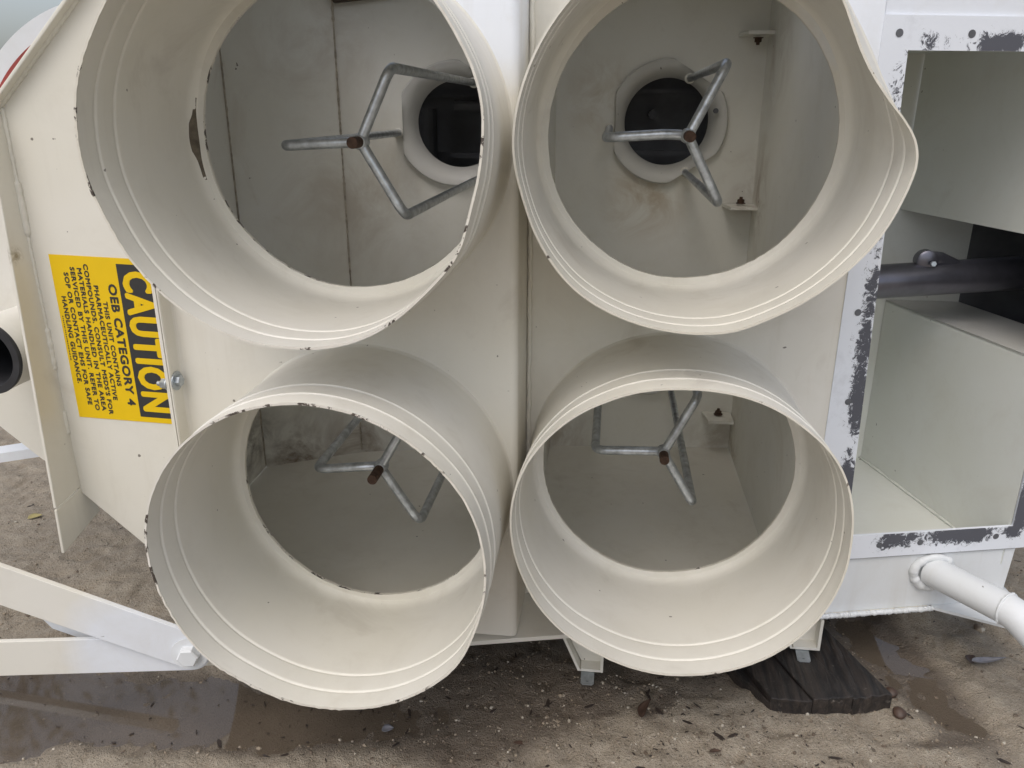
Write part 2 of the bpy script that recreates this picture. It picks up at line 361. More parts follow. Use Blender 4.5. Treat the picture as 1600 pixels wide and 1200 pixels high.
def plate_hole(b, rect, cu, cv, r, n, th, seg=160, mi_edge=1):
    u0, u1, v0, v1 = rect
    angs = sorted(set([2 * math.pi * i / seg for i in range(seg)] + [math.atan2(y - cv, x - cu) % (2 * math.pi) for x in (u0, u1) for y in (v0, v1)]))
    inn, out, ib, ob = [], [], [], []
    for k_, a in enumerate(angs):
        c_, s_ = math.cos(a), math.sin(a); t = 1e9
        if c_ > 1e-9: t = min(t, (u1 - cu) / c_)
        if c_ < -1e-9: t = min(t, (u0 - cu) / c_)
        if s_ > 1e-9: t = min(t, (v1 - cv) / s_)
        if s_ < -1e-9: t = min(t, (v0 - cv) / s_)
        rr = r * (1 + .0025 * math.sin(7 * a + cu * 3) + .002 * random.uniform(-1, 1))
        inn.append(b.vert(W(cu + rr * c_, cv + rr * s_, n))); ib.append(b.vert(W(cu + rr * c_, cv + rr * s_, n + th)))
        out.append(b.vert(W(cu + t * c_, cv + t * s_, n))); ob.append(b.vert(W(cu + t * c_, cv + t * s_, n + th)))
    k = len(angs)
    for i in range(k):
        j = (i + 1) % k
        b.face((inn[i], inn[j], out[j], out[i])); b.face((ib[i], ob[i], ob[j], ib[j])); b.face((inn[i], ib[i], ib[j], inn[j]), mi_edge)
        b.face((out[i], out[j], ob[j], ob[i]))

# --- tube sheets
b = MB(); mid = (VT + VB) / 2
plate_hole(b, (-2.87, -.615, TOP, mid), UL, VT, RH, NL, .025)
plate_hole(b, (-2.87, -.615, mid, BOT - .03), UL, VB, RH, NL, .025)
# rounded edge to the lip on the left and back to the recessed sheet on the right
arc = [(-.615 + .05 * math.sin(a), NL + .05 - .05 * math.cos(a)) for a in [math.pi / 2 * i / 6 for i in range(7)]] + [(-.565, NR + .02)]
for (a0, a1) in zip(arc, arc[1:]):
    b.poly([W(a0[0], TOP, a0[1]), W(a1[0], TOP, a1[1]), W(a1[0], BOT - .03, a1[1]), W(a0[0], BOT - .03, a0[1])])
arcl = [(-2.87, NL)] + [(-2.895 - .0 + .025 * math.cos(a) - .0, NL - .03 + .03 * math.sin(a)) for a in [math.pi / 2 * (1 - i / 4) for i in range(5)]] + [(-2.87, 4.72), (-2.873, 4.705), (-2.885, 4.70), (-2.897, 4.70)]
arcl = [(-2.87, NL), (-2.882, NL - .004), (-2.890, NL - .014), (-2.893, NL - .03), (-2.893, 4.715), (-2.897, 4.705), (-2.905, 4.702)]
for (a0, a1) in zip(arcl, arcl[1:]):
    b.poly([W(a0[0], TOP, a0[1]), W(a1[0], TOP, a1[1]), W(a1[0], BOT - .03, a1[1]), W(a0[0], BOT - .03, a0[1])])
b.poly([W(-2.905, TOP, 4.702), W(-2.905, TOP, 4.95), W(-2.905, BOT - .03, 4.95), W(-2.905, BOT - .03, 4.702)])
M_SHL = paint('left_sheet_paint', white_patch=(W(-.75, -.75, NL), .16)); M_SHR = paint('right_sheet_paint', white_patch=(W(1.6, -.75, NR), .13))  # left sheet blends to white towards its upper right corner
me_o = b.build('tube_sheet', [M_SHL, M_EDGE], R_, smooth=True, auto=40)
b = MB()
plate_hole(b, (-.565, 1.56, TOP, mid), UR, VT, RH, NR, .025)
plate_hole(b, (-.565, 1.56, mid, BOT - .03), UR, VB, RH, NR, .025)
b.build('tube_sheet', [M_SHR, M_EDGE_SOFT], R_)
# weld line in the corner of the step
b = MB(); pts = [W(-.545 + random.uniform(-.004, .004), TOP + .05 * i, NR - .012) for i in range(98)]
b.tube(pts, .018 * S, 8, radii=[(.016 + random.uniform(-.003, .004)) * S for _ in pts]); b.build('corner_weld', M_CREAM, R_, smooth=True)

# --- collars
RIMS = {
 'TL': [(-170,.007),(-164,-.008),(-159,-.013),(-147,-.004),(-138,-.005),(-125,-.001),(-102,.003),(-92,-.003),(-82,.004),(-72,.007),(-61,0),(-51,-.014),(-40,-.014),(-30,.007),(-17,-.024),(-9,-.013),(0,-.005),(8,.016),(18,.022),(29,.008),(38,.011),(70,0),(110,0),(139,-.016),(147,-.022),(154,-.013),(160,-.004),(166,.002),(180,.003)],
 'TR': [(-175,.006),(-164,-.009),(-154,-.001),(-144,.008),(-130,.019),(-118,.01),(-107,.003),(-97,0),(-87,.003),(-77,.008),(-67,-.015),(-49,-.015),(-36,-.002),(-28,.012),(-16,.019),(-6,.034),(-1,.030),(4,-.018),(9,-.08),(16,-.142),(23,-.175),(30,-.19),(39,-.173),(45,-.147),(60,-.06),(80,0),(100,0),(138,-.005),(162,-.002),(177,.007)],
 'BL': [(-172,.008),(-159,.006),(-149,.012),(-133,.015),(-123,-.004),(-114,-.005),(-104,-.001),(-88,-.005),(-56,.001),(-35,.010),(-27,-.007),(-19,-.015),(-10,-.015),(1,-.011),(9,-.008),(22,.003),(33,.004),(42,-.003),(66,-.005),(90,-.004),(109,-.008),(116,-.004),(150,.005),(161,.01),(177,.013)],
 'BR': [(-161,-.002),(-149,-.003),(-132,-.009),(-118,-.024),(-106,-.018),(-94,-.01),(-83,-.01),(-69,-.005),(-57,.003),(-43,.008),(-27,.01),(-5,.009),(4,.006),(15,.022),(28,.034),(37,.034),(49,.012),(60,.004),(71,-.009),(82,-.022),(94,-.028),(106,-.016),(118,-.01),(129,.007),(140,.015),(153,.029),(170,.027)]}
def collar(key, cu, cv, nb, label, edge_m, bend=1.0):
    tab = sorted(RIMS[key]); A = [t[0] for t in tab]; D = [t[1] for t in tab]
    A = [A[-1] - 360] + A + [A[0] + 360]; D = [D[-1]] + D + [D[0]]
    SEG = 240
    def dr(deg, t):
        f_ = np.interp(deg, A, D)
        sm = sum(np.interp(deg + o, A, D) for o in (-5, -2.5, 0, 2.5, 5)) / 5
        w = max(0, (t - .15) / .85)
        return float(sm) * w ** (2.0 if abs(sm) < .03 else 2.0 + min(.5, abs(sm) * 4))
    # profile: (t along the axis from base to rim, inner offset, outer offset); beads are small outward rolls
    ts = [0, .02, .045, .08, .13, .2, .3, .4, .5, .6]
    def bead(t):
        r = 0
        for c_ in (LT - .145, LT - .30):
            r += .009 * math.exp(-((t - c_) / .006) ** 2) + (.003 if t > c_ else 0)
        return r
    ts += [LT - .34] + [LT - .30 + d for d in (-.020, -.010, -.006, -.003, 0, .003, .006, .010, .020)] + [LT - .22] + [LT - .145 + d for d in (-.020, -.010, -.006, -.003, 0, .003, .006, .010, .020)] + [LT - .06, LT - .02, LT - .008, LT]
    ts = sorted(ts); b = MB(); ins, outs = [], []
    fil = {0: -.034, .02: -.016, .045: -.005, .08: -.001}
    for t in ts:
        ri_, ro_ = [], []
        for i in range(SEG):
            dg = i * 360 / SEG; dd = dg if dg <= 180 else dg - 360; a = math.radians(dg)
            d = dr(dd, t / LT) + bead(t); jag = 0
            if t >= LT - .003: jag = random.uniform(-1, 1) * (.0035 if edge_m is M_EDGE else .0015)
            rin = 1 - TH + d + fil.get(t, 0) * (1 + .3 * math.sin(5 * a + cu)); ro = 1 + d + (.012 if t == 0 else 0)
            ri_.append(b.vert(W(cu + rin * math.cos(a), cv - rin * math.sin(a), nb - t + jag)))
            ro_.append(b.vert(W(cu + ro * math.cos(a), cv - ro * math.sin(a), nb - t + jag)))
        ins.append(ri_); outs.append(ro_)
    for q in range(len(ts) - 1):
        e = 1 if ts[q] >= LT - .0085 else 0
        for i in range(SEG):
            j = (i + 1) % SEG
            b.face((ins[q][i], ins[q][j], ins[q + 1][j], ins[q + 1][i]), e)
            b.face((outs[q][j], outs[q][i], outs[q + 1][i], outs[q + 1][j]), e)
    for i in range(SEG):
        j = (i + 1) % SEG
        b.face((ins[-1][i], ins[-1][j], outs[-1][j], outs[-1][i]), 1)
        b.face((ins[0][j], ins[0][i], outs[0][i], outs[0][j]), 0)
    o = b.build('filter_collar', [M_CREAM, edge_m], R_, smooth=True, auto=50)
    o['label'] = label
    return o
c1 = collar('TL', UL, VT, NL, 'upper left round collar with a bent, chipped rim and a rusty split at its base', M_EDGE)
c2 = collar('TR', UR, VT, NR, 'upper right round collar dented inwards on its right side', M_EDGE_SOFT)
c3 = collar('BL', UL, VB, NL, 'lower left round collar beside the flat bars', M_EDGE)
c4 = collar('BR', UR, VB, NR, 'lower right round collar above the timber block', M_EDGE_SOFT)
# rusty gap between lip and collar, upper left
b = MB(); prev = None
for i in range(90):
    t = i / 89; a = math.radians(166 + 72 * t); w = .026 * math.exp(-((t - .2) / .11) ** 2) + .006 * vnoise(np.array([t * 23.]), np.array([1.]), 1, 3)[0] ** 2 + .002
    ra, rb = 1 - TH - .004, 1 - TH - .030 - .5 * w + .022 * min(1, max(0, t - .35) * 2.2)
    cur = (b.vert(W(UL + ra * math.cos(a), VT - ra * math.sin(a), NL - .026 - w)), b.vert(W(UL + rb * math.cos(a), VT - rb * math.sin(a), NL - .006)))
    if prev: b.face((prev[0], cur[0], cur[1], prev[1]))
    prev = cur
b.build('split_seam', simple('rusty_gap', (.17, .14, .10, 1), .8, 0, 70, .6), c1)

# --- plates left of the collars
NPN = 4.95
b = MB()
b.prism([W(-3.93, .0, NPN), W(-3.25, -.64, NPN), W(-2.93, -.95, NPN), W(-2.93, 3.60, NPN), W(-3.45, 3.18, NPN), W(-3.92, 2.735, NPN)], W(0, 0, .02) - W(0, 0, 0))
b.build('side_panel', M_CREAM, R_)
b = MB()   # lip bolted to the tube sheet
b.prism([W(-2.933, -.95, 4.702), W(-2.911, -.95, 4.702), W(-2.911, -.95, NPN), W(-2.933, -.95, NPN)], W(0, 3.6 + .95, 0) - W(0, 0, 0))
b.build('bolted_lip', M_CREAM, R_)
b = MB()   # lip along the left edge, folded towards the viewer
z0 = W(0, 0, 0)
b.prism([W(-3.955, -.02, NPN + .02), W(-3.955, .02, 4.80), W(-3.925, 2.74, 4.66), W(-3.925, 2.70, NPN + .02)], W(.022, 0, 0) - z0)
b.build('edge_lip', M_CREAM, R_, bevel=.0015)
b = MB()
b.prism([W(-3.925, 2.752, 4.66), W(-3.925, 3.10, 4.645), W(-3.925, 2.99, 5.12), W(-3.925, 2.712, NPN + .02)], W(.022, 0, 0) - z0)
b.build('lip_corner_gusset', M_CREAM, R_, bevel=.0015)
b = MB()
d_ = Vector(W(.016, .017, 0) - z0)
b.prism([W(-3.955, -.02, NPN), W(-3.955, -.02, 4.865), W(-2.95, -.97, 4.865), W(-2.95, -.97, NPN)], d_)
b.build('edge_lip', M_CREAM, R_, bevel=.0015)
# weld bead up the left edge, with thicker tacks
b = MB(); pts = []; rad = []
for i in range(180):
    t = i / 179; v_ = -.0 + 2.72 * t; pts.append(W(-3.925 + .0 + random.uniform(-.003, .003), v_, NPN - .004))
    tack = any(abs(v_ - q) < .09 for q in (.55, .72, 1.55, 1.68, 2.18)); rad.append((.014 + (.014 if tack else 0) + random.uniform(-.002, .003)) * S)
b.tube(pts, 0, 8, radii=rad); b.build('weld_bead', M_CREAM, R_, smooth=True)
b = MB(); pts = []; rad = []
for i in range(120):
    t = i / 119; pts.append(W(-3.955 + 1.02 * t + .01, -.02 - .96 * t + .015, NPN - .004)); rad.append((.018 + random.uniform(-.003, .005)) * S)
b.tube(pts, 0, 8, radii=rad); b.build('weld_bead', M_CREAM, R_, smooth=True)

# bolts through the lip: head on the right, nut and stud on the left
def hexbolt(name, c, axis, r, h, wr=None, stud=0, parent=R_, m_=M_BOLT):
    axis = Vector(axis).normalized(); t1 = axis.orthogonal().normalized(); t2 = axis.cross(t1)
    def disc(b, r0, r1, h0, h1, k, ph=0, top=True):
        A = [b.vert(c + axis * h0 + (t1 * math.cos(ph + 2 * math.pi * i / k) + t2 * math.sin(ph + 2 * math.pi * i / k)) * r0) for i in range(k)]
        B = [b.vert(c + axis * h1 + (t1 * math.cos(ph + 2 * math.pi * i / k) + t2 * math.sin(ph + 2 * math.pi * i / k)) * r1) for i in range(k)]
        b.face(A[::-1]); b.face(B)
        for i in range(k): b.face((A[i], A[(i + 1) % k], B[(i + 1) % k], B[i]))
    b = MB(); w = .0018 if wr else 0
    disc(b, r, r, w, w + h * .85, 6, .3); disc(b, r, r * .86, w + h * .85, w + h, 6, .3)
    if stud: disc(b, r * .5, r * .45, w + h, w + h + stud, 14)
    o = b.build(name, m_, parent)
    if wr:
        b = MB(); disc(b, wr, wr, 0, w, 24); b.build('washer', m_, o)
    return o
hexbolt('bolt_head', W(-2.892, 1.75, 4.765), (1, 0, 0), .0098, .008, .0165)
hexbolt('nut', W(-2.934, 1.765, 4.735), (-1, 0, 0), .0092, .011, .011, stud=.007)
hexbolt('nut', W(-2.934, .93, 4.765), (-1, 0, 0), .0080, .008, .011, stud=.006)
hexbolt('bolt_head', W(-2.892, .93, 4.765), (1, 0, 0), .0085, .007, .0145)
# scuffs on the edge lip
# --- caution label
SL_U, SL_V = -3.80, .94; SL_W, SL_H = .81, 1.19; SN = NPN - .004
e_a = Vector((0.0, 1.0)); skew = .0
def LP(a, bo, n_=SN):            # a = along the writing (down), bo = from the left edge of the label
    return W(SL_U + bo, SL_V + a + .03 * bo, n_)
b = MB(); b.prism([LP(0, 0), LP(0, SL_W), LP(SL_H, SL_W), LP(SL_H, 0)], W(0, 0, .003) - z0)
lab = b.build('caution_label', M_YEL, R_)
lab['label'] = 'yellow caution label with black writing turned on its side'
b = MB(); b.poly([LP(.04, .482, SN - .001), LP(.04, .778, SN - .001), LP(1.15, .778, SN - .001), LP(1.15, .482, SN - .001)])
b.build('header_band', M_BLACK, lab)
def text(body, a0, a1, bc, hgt, m_, dn, bold=0.0, space=1.0, name='lettering'):
    cu = bpy.data.curves.new('t', 'FONT'); cu.body = body; cu.size = 1; cu.space_character = space; cu.space_word = 1.1
    cu.resolution_u = 3
    o = bpy.data.objects.new('t', cu); COL.objects.link(o)
    bpy.context.view_layer.update()
    me = bpy.data.meshes.new_from_object(o.evaluated_get(bpy.context.evaluated_depsgraph_get()))
    bpy.data.objects.remove(o)
    xs = [v.co.x for v in me.vertices]; x0, x1 = min(xs), max(xs); b = MB(); cap = .70; k = 0
    # heavier strokes: the outline laid down again around a small circle, each pass a hair above the last
    for q in range(9 if bold else 1):
        ox, oy = (0, 0) if q == 0 else (bold * math.cos(q * math.pi / 4), bold * math.sin(q * math.pi / 4)); k0 = len(b.v)
        for v in me.vertices:
            a = a0 + (v.co.x - x0) / (x1 - x0) * (a1 - a0) + ox * hgt; bo = bc - hgt / 2 + v.co.y / cap * hgt + oy * hgt
            b.v.append(tuple(LP(a, bo, SN - dn - q * .0002)))
        for f_ in me.polygons: b.face([k0 + t for t in f_.vertices])
    m2 = bpy.data.meshes.new(name); m2.from_pydata(b.v, [], b.f); m2.update()
    return link(name, m2, m_, lab)
text('CAUTION', .095, 1.095, .625, .200, M_YEL, .002, bold=.055, space=1.12)
text('OEB CATEGORY 4', .185, 1.065, .430, .056, M_BLACK, .001, bold=.06, space=1.08)
for body, a0, a1, bc in (('THIS UNIT CONTAINS', .31, .925, .358), ('PHARMACEUTICALLY ACTIVE', .20, 1.035, .309),
                         ("COMPOUNDS. CONSULT MSDS'S FOR", .055, 1.15, .258), ('MATERIALS HANDLED IN THE AREA', .085, 1.125, .208),
                         ('SERVICED BY THIS UNIT. REFER TO', .08, 1.125, .157), ('SOP OR CONTACT EHS FOR SAFE', .12, 1.085, .105),
                         ('HANDLING GUIDANCE.', .29, .925, .056)):
    text(body, a0, a1, bc, .031, M_BLACK, .001, bold=.06, space=1.10)
b = MB(); a = .43
while a < .75:
    w = random.uniform(.006, .018); b.poly([LP(a, .016, SN - .001), LP(a, .023, SN - .001), LP(a + w, .023, SN - .001), LP(a + w, .016, SN - .001)]); a += w + .005
b.build('fine_print', M_BLACK, lab)

# --- body behind the tube sheets
sheet('left_wall', M_IN, R_, -2.94, 4.99, -3.6, 6.9, TOP, BOT - .01)
sheet('left_wall', M_IN, R_, -3.6, 6.9, -3.62, 7.45, TOP, BOT - .01)
def bw(u):  # plan line of the back wall
    return 7.97 + (u + 2.7) * .212 if u < -.58 else 8.42 + (u + .58) * .095
# back wall with three round openings is built from strips around the venturi rings
RV = .50
def wall_hole(b, u0, u1, v0, v1, cu, cv, r, th=.02, seg=72):
    angs = sorted(set([2 * math.pi * i / seg for i in range(seg)] + [math.atan2(y - cv, x - cu) % (2 * math.pi) for x in (u0, u1) for y in (v0, v1)]))
    A, B = [], []
    for a in angs:
        c_, s_ = math.cos(a), math.sin(a); t = 1e9
        if c_ > 1e-9: t = min(t, (u1 - cu) / c_)
        if c_ < -1e-9: t = min(t, (u0 - cu) / c_)
        if s_ > 1e-9: t = min(t, (v1 - cv) / s_)
        if s_ < -1e-9: t = min(t, (v0 - cv) / s_)
        A.append(b.vert(W(cu + r * c_, cv + r * s_, bw(cu + r * c_)))); B.append(b.vert(W(cu + t * c_, cv + t * s_, bw(cu + t * c_))))
    for i in range(len(angs)):
        j = (i + 1) % len(angs); b.face((A[i], A[j], B[j], B[i]))
VR = {'TL': (-1.57, .15), 'TR': (.515, .13), 'BL': (-1.57, 2.43), 'BR': (.515, 2.43)}
b = MB()
wall_hole(b, -2.7, -.58, TOP, mid, *VR['TL'], RV); wall_hole(b, -2.7, -.58, mid, BOT, *VR['BL'], RV)
wall_hole(b, -.58, 1.50, TOP, mid, *VR['TR'], RV); wall_hole(b, -.58, 1.50, mid, BOT, *VR['BR'], RV)
b.poly([W(-3.62, TOP, 7.45), W(-2.7, TOP, 7.97), W(-2.7, BOT, 7.97), W(-3.62, BOT, 7.45)])
b.build('back_wall', M_IN, R_)
# seam stains up the back wall joints
for (su, sn) in ((-2.7, 7.965), (-3.61, 7.44)):
    b = MB(); prev = None
    for i in range(160):
        v_ = -1.1 + 4.75 * i / 159; w = .007 + .006 * random.random() * (1 if random.random() < .9 else 2)
        cur = (b.vert(W(su - w, v_, sn - .022)), b.vert(W(su + w, v_, sn - .022)))
        if prev: b.face((prev[0], cur[0], cur[1], prev[1]))
        prev = cur
    b.build('wall_seam', M_SEAM, R_)
sheet('right_wall', M_IN, R_, 1.48, 5.43, 1.46, 8.62, TOP, BOT - .01)
sheet('partition', M_IN, R_, -.578, NR + .03, -.60, 8.42, TOP, BOT - .01)
# outer casing skins (roof, back box that closes the plenum)
b = MB()
for rp in ([(-3.96, 4.96), (-2.9, 4.85), (-.57, 4.85), (-.57, NR), (1.56, NR), (1.56, 5.9), (-3.96, 5.9)], [(1.56, NR), (3.4, 5.86), (2.8, 7.8), (1.56, 7.8)],
           [(-3.96, 5.9), (-2.7, 5.9), (-2.7, 7.3), (-3.96, 7.3)], [(-1.25, 5.9), (-.1, 5.9), (-.1, 7.3), (-1.25, 7.3)], [(.95, 5.9), (1.56, 5.9), (1.56, 7.3), (.95, 7.3)],
           [(-3.96, 7.3), (1.56, 7.3), (1.56, 9.6), (-3.96, 9.6)]):
    b.prism([W(u_, TOP, n_) for u_, n_ in rp], W(0, -.03, 0) - z0)
b.build('roof_with_light_gaps', M_CREAM, R_)  # unseen roof; gaps added between its strips to let skylight into the chambers
# plenum behind the back wall: dark
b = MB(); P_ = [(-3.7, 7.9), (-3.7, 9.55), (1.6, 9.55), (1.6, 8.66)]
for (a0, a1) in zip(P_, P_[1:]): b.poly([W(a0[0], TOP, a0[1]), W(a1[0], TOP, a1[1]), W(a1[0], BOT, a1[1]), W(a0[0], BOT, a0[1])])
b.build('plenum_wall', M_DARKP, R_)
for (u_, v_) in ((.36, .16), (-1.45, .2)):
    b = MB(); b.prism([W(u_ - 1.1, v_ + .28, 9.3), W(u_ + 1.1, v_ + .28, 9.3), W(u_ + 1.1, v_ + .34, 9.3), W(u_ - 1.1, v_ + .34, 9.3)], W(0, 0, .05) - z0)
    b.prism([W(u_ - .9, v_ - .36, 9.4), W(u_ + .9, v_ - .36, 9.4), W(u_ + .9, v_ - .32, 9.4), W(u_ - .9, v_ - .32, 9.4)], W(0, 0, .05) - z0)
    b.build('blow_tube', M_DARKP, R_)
b = MB(); b.tube([W(.40, .06, 9.2), W(.40, .06, 9.5)], .05 * S, 16); b.build('plenum_bolt', M_DARK, R_)
b = MB(); b.tube([W(-1.75, -.03, 9.0), W(-.9, -.02, 9.0)], .06 * S, 12); b.tube([W(-2.1, .0, 9.2), W(-2.1, .8, 9.2)], .1 * S, 12); b.build('blow_pipe', M_DARKP, R_)

# --- venturi rings with three cut flats
def venturi(key, label=None):
    cu, cv = VR[key]; nb = bw(cu) - .02; b = MB(); seg = 120; rings = []
    prof = [(.60, .01), (.60, -.035), (.585, -.05), (.545, -.045), (.505, -.02), (.47, .03), (.44, .10), (.425, .20)]
    for q, (r, dn) in enumerate(prof):
        ring = []
        for i in range(seg):
            a = 2 * math.pi * i / seg; rr = r
            if q < 4:
                for fa in (180, 58, -58):
                    da = (math.degrees(a) - fa + 180) % 360 - 180
                    if abs(da) < 38: rr = min(rr, (.52 - .0 * q) / math.cos(math.radians(da)))
                if q == 3: rr = min(rr, r)
            ring.append(b.vert(W(cu + rr * math.cos(a), cv - rr * math.sin(a), bw(cu + rr * math.cos(a)) - .02 + dn)))
        rings.append(ring)
    for A, B in zip(rings, rings[1:]):
        for i in range(seg): b.face((A[i], A[(i + 1) % seg], B[(i + 1) % seg], B[i]))
    o = b.build('venturi_ring', M_VENT, R_, smooth=True, auto=45)
    return o
for k_ in VR: venturi(k_)
b = MB(); c_ = W(.98, .02, 8.50); b.tube([c_, c_ + (W(0, 0, -.03) - z0)], .026 * S, 12); b.build('ring_bolt', M_DARK, R_)

# --- tripod yokes
def yoke(cu, cv, nj, elbows, ntip, label):
    r = .034 * S; hub = Vector(W(cu, cv, nj))
    b = MB(); nub = MB()
    y = MB(); first = True; o = None
    for (eu, ev, kink) in elbows:
        e = W(eu, ev, nj + .02); ft = W(eu, ev, bw(eu) - .01)
        st = hub + (e - hub).normalized() * .004
        pts = [st]
        if kink: pts = [hub + Vector((0, .006, -.0)), hub + (e - hub) * .22 + Vector((0, -.004, .004 * kink))]
        path = fillet(pts + [e, ft], .022, 8)
        y.tube(path, r, 14)
    o = y.build('support_yoke', M_GALV, R_, smooth=True, auto=60); o['label'] = label
    b.tube([W(cu, cv, nj + .04), W(cu, cv, ntip)], .036 * S, 18)
    q = MB(); q.tube([W(cu, cv, nj + .075), W(cu, cv, nj + .04), W(cu, cv, nj - .02), W(cu, cv, nj - .045)], 0, 14, radii=[.02 * S, .052 * S, .050 * S, .038 * S]); q.build('hub_weld', M_GALV, o, smooth=True)
    b.build('threaded_stud', M_RUST, o, smooth=True, auto=50)
    for (eu, ev, kink) in elbows:
        q = MB(); ft = W(eu, ev, bw(eu) - .01); q.tube([ft, ft + (W(0, 0, -.03) - z0)], .05 * S, 14); q.build('weld_foot', M_IN, o, smooth=True)
yoke(UL - .01, VT + .03, 5.12, [(-2.143, .23, 0), (-1.403, -.24, 0), (-1.347, .667, 0)], 4.95, 'yoke seen through the upper left collar')
yoke(UR + .01, VT, 5.66, [(-.057, .186, 1), (.708, -.282, 0), (.724, .614, 0)], 5.47, 'yoke seen through the upper right collar')
yoke(UL - .002, VB + .01, 5.12, [(-2.113, 2.543, 1), (-1.30, 1.95, 0), (-1.336, 2.935, 0)], 4.90, 'yoke seen through the lower left collar')
yoke(UR - .01, VB, 5.62, [(-.052, 2.493, 1), (.694, 2.012, 0), (.72, 2.911, 0)], 5.47, 'yoke seen through the lower right collar')

# --- corner brackets inside the right chamber
for (u_, v_, s_) in ((1.30, .93, 1), (1.32, -.66, -1), (1.27, 3.24, 1)):
    b = MB(); n_ = bw(u_) - .02
    b.prism([W(u_ - .17, v_, n_), W(u_ + .15, v_, n_), W(u_ + .15, v_, n_ - .30), W(u_ - .12, v_, n_ - .30)], W(0, .03 * s_, 0) - z0)
    o = b.build('corner_bracket', M_IN, R_)
    hexbolt('bracket_nut', W(u_, v_ - .015 * s_, n_ - .12), (0, 0, s_), .009, .009, .012, .006, parent=o, m_=M_RUST)
# dark slot high on the left back wall
b = MB(); b.prism([W(-2.72, -1.02, 7.9), W(-1.95, -1.12, 8.08), W(-1.95, -1.02, 8.08), W(-2.66, -.93, 7.92)], W(0, 0, -.05) - z0); b.build('cross_strut', M_CRACK, R_)

# --- bottom plate and feet
FA = .249
def fl_(u, off=0): return 5.43 + (u - 1.74) * FA + off
b = MB()
b.prism([W(-2.76, BOT, fl_(-2.76)), W(2.60, BOT, fl_(2.60)), W(2.75, BOT, 8.2), W(1.5, BOT, 8.65), W(-.6, BOT, 8.45), W(-2.7, BOT, 8.0), W(-3.66, BOT, 7.5), W(-3.64, BOT, 6.9), W(-2.95, BOT, 5.0)], W(0, .035, 0) - z0)
b.build('base_plate', M_CREAM, R_, bevel=.001)
b = MB(); pts = []; rad = []
for i in range(220):
    u = 1.55 + 1.07 * i / 219; pts.append(W(u, BOT + .005 + random.uniform(-.003, .003), fl_(u, -.01))); rad.append((.020 + random.uniform(-.004, .005)) * S)
b.tube(pts, 0, 8, radii=rad); b.build('weld_bead', M_WHITE, R_, smooth=True)
def foot(u, n, wtop, wbot, label, v1=4.01):
    """short channel leg hanging under the base plate, with a flat tab"""
    t = .022; v0 = BOT + .037; q = W(0, 0, .36) - z0
    b = MB()
    b.prism([W(u - wtop, v0, n + .02), W(u - wtop + t, v0, n + .02), W(u - wbot + t, v1, n), W(u - wbot, v1, n)], W(0, 0, .36) - z0)
    b.prism([W(u + .0, v0, n), W(u + t, v0, n), W(u + t, v1, n), W(u, v1, n)], q)
    b.prism([W(u - wbot + t, v1, n - .0), W(u, v1, n), W(u, v1 - t, n), W(u - wbot + t, v1 - t, n)], q)
    b.prism([W(u - wtop + t, v0, n + .1), W(u, v0, n + .1), W(u, v1 - t, n + .1), W(u - wbot + t, v1 - t, n + .1)], W(0, 0, .02) - z0)
    o = b.build('channel_foot', M_CREAM, R_); o['label'] = label
    b = MB(); c = u - wbot * .55
    b.prism([W(c - .05, v1 + .005, n + .02), W(c + .05, v1 + .005, n + .02), W(c + .05, v1 + .035, n - .085), W(c + .035, v1 + .037, n - .10), W(c - .035, v1 + .037, n - .10), W(c - .05, v1 + .035, n - .085)], W(0, .008, 0) - z0)
    o2 = b.build('foot_tab', M_BOLT, o)
    b = MB(); b.tube([W(c, v1 + .030, n - .06), W(c, v1 + .034, n - .06 - .0)], .016 * S, 12); b.build('tab_hole', M_DARK, o)
    return o
f1 = foot(1.735, 5.42, .34, .20, 'right channel foot standing on the timber block')
f2 = foot(.055, 5.02, .32, .17, 'middle channel foot with a bolt', 4.065)
hexbolt('foot_bolt', W(-.055, 3.86, 5.115), (0, -1, 0), .007, .009, .010, .006, parent=f2)

# --- inlet frame (slanted plane)
def F(u, v, off=0): return W(u - off * math.sin(math.radians(14)) * 0, v, 5.41 + (u - 1.56) * FA + off)
def fgrid(b, quad, k, l, res):
    """grid over a quad (u,v corners tl,tr,br,bl); res = per-vertex residue function"""
    (a, b_, c, d) = [np.array(q, float) for q in quad]; ids = []
    for i in range(l + 1):
        row = []
        for j in range(k + 1):
            s_, t_ = j / k, i / l; p_ = (a * (1 - s_) + b_ * s_) * (1 - t_) + (d * (1 - s_) + c * s_) * t_
            row.append(b.vert(F(p_[0], p_[1], -.022))); res.append(p_)
        ids.append(row)
    for i in range(l):
        for j in range(k): b.face((ids[i][j], ids[i][j + 1], ids[i + 1][j + 1], ids[i + 1][j]))
IN = [(1.735, -.335), (3.14, -.335), (3.14, 3.01), (1.83, 3.01)]
OUT = [(1.56, -.53), (3.36, -.53), (3.36, 3.205), (1.56, 3.205)]
b = MB(); res = []
fgrid(b, (OUT[0], OUT[1], IN[1], IN[0]), 160, 24, res); fgrid(b, (OUT[1], OUT[2], IN[2], IN[1]), 24, 200, res)
fgrid(b, (IN[3], IN[2], OUT[2], OUT[3]), 160, 24, res); fgrid(b, (OUT[0], IN[0], IN[3], OUT[3]), 24, 260, res)
def inner_dist(p_):
    u, v = p_; lu = IN[0][0] + (v - IN[0][1]) / (IN[3][1] - IN[0][1]) * (IN[3][0] - IN[0][0])
    return max(lu - u, u - 3.14, -.335 - v, v - 3.01, 0)
nmain = len(b.v)
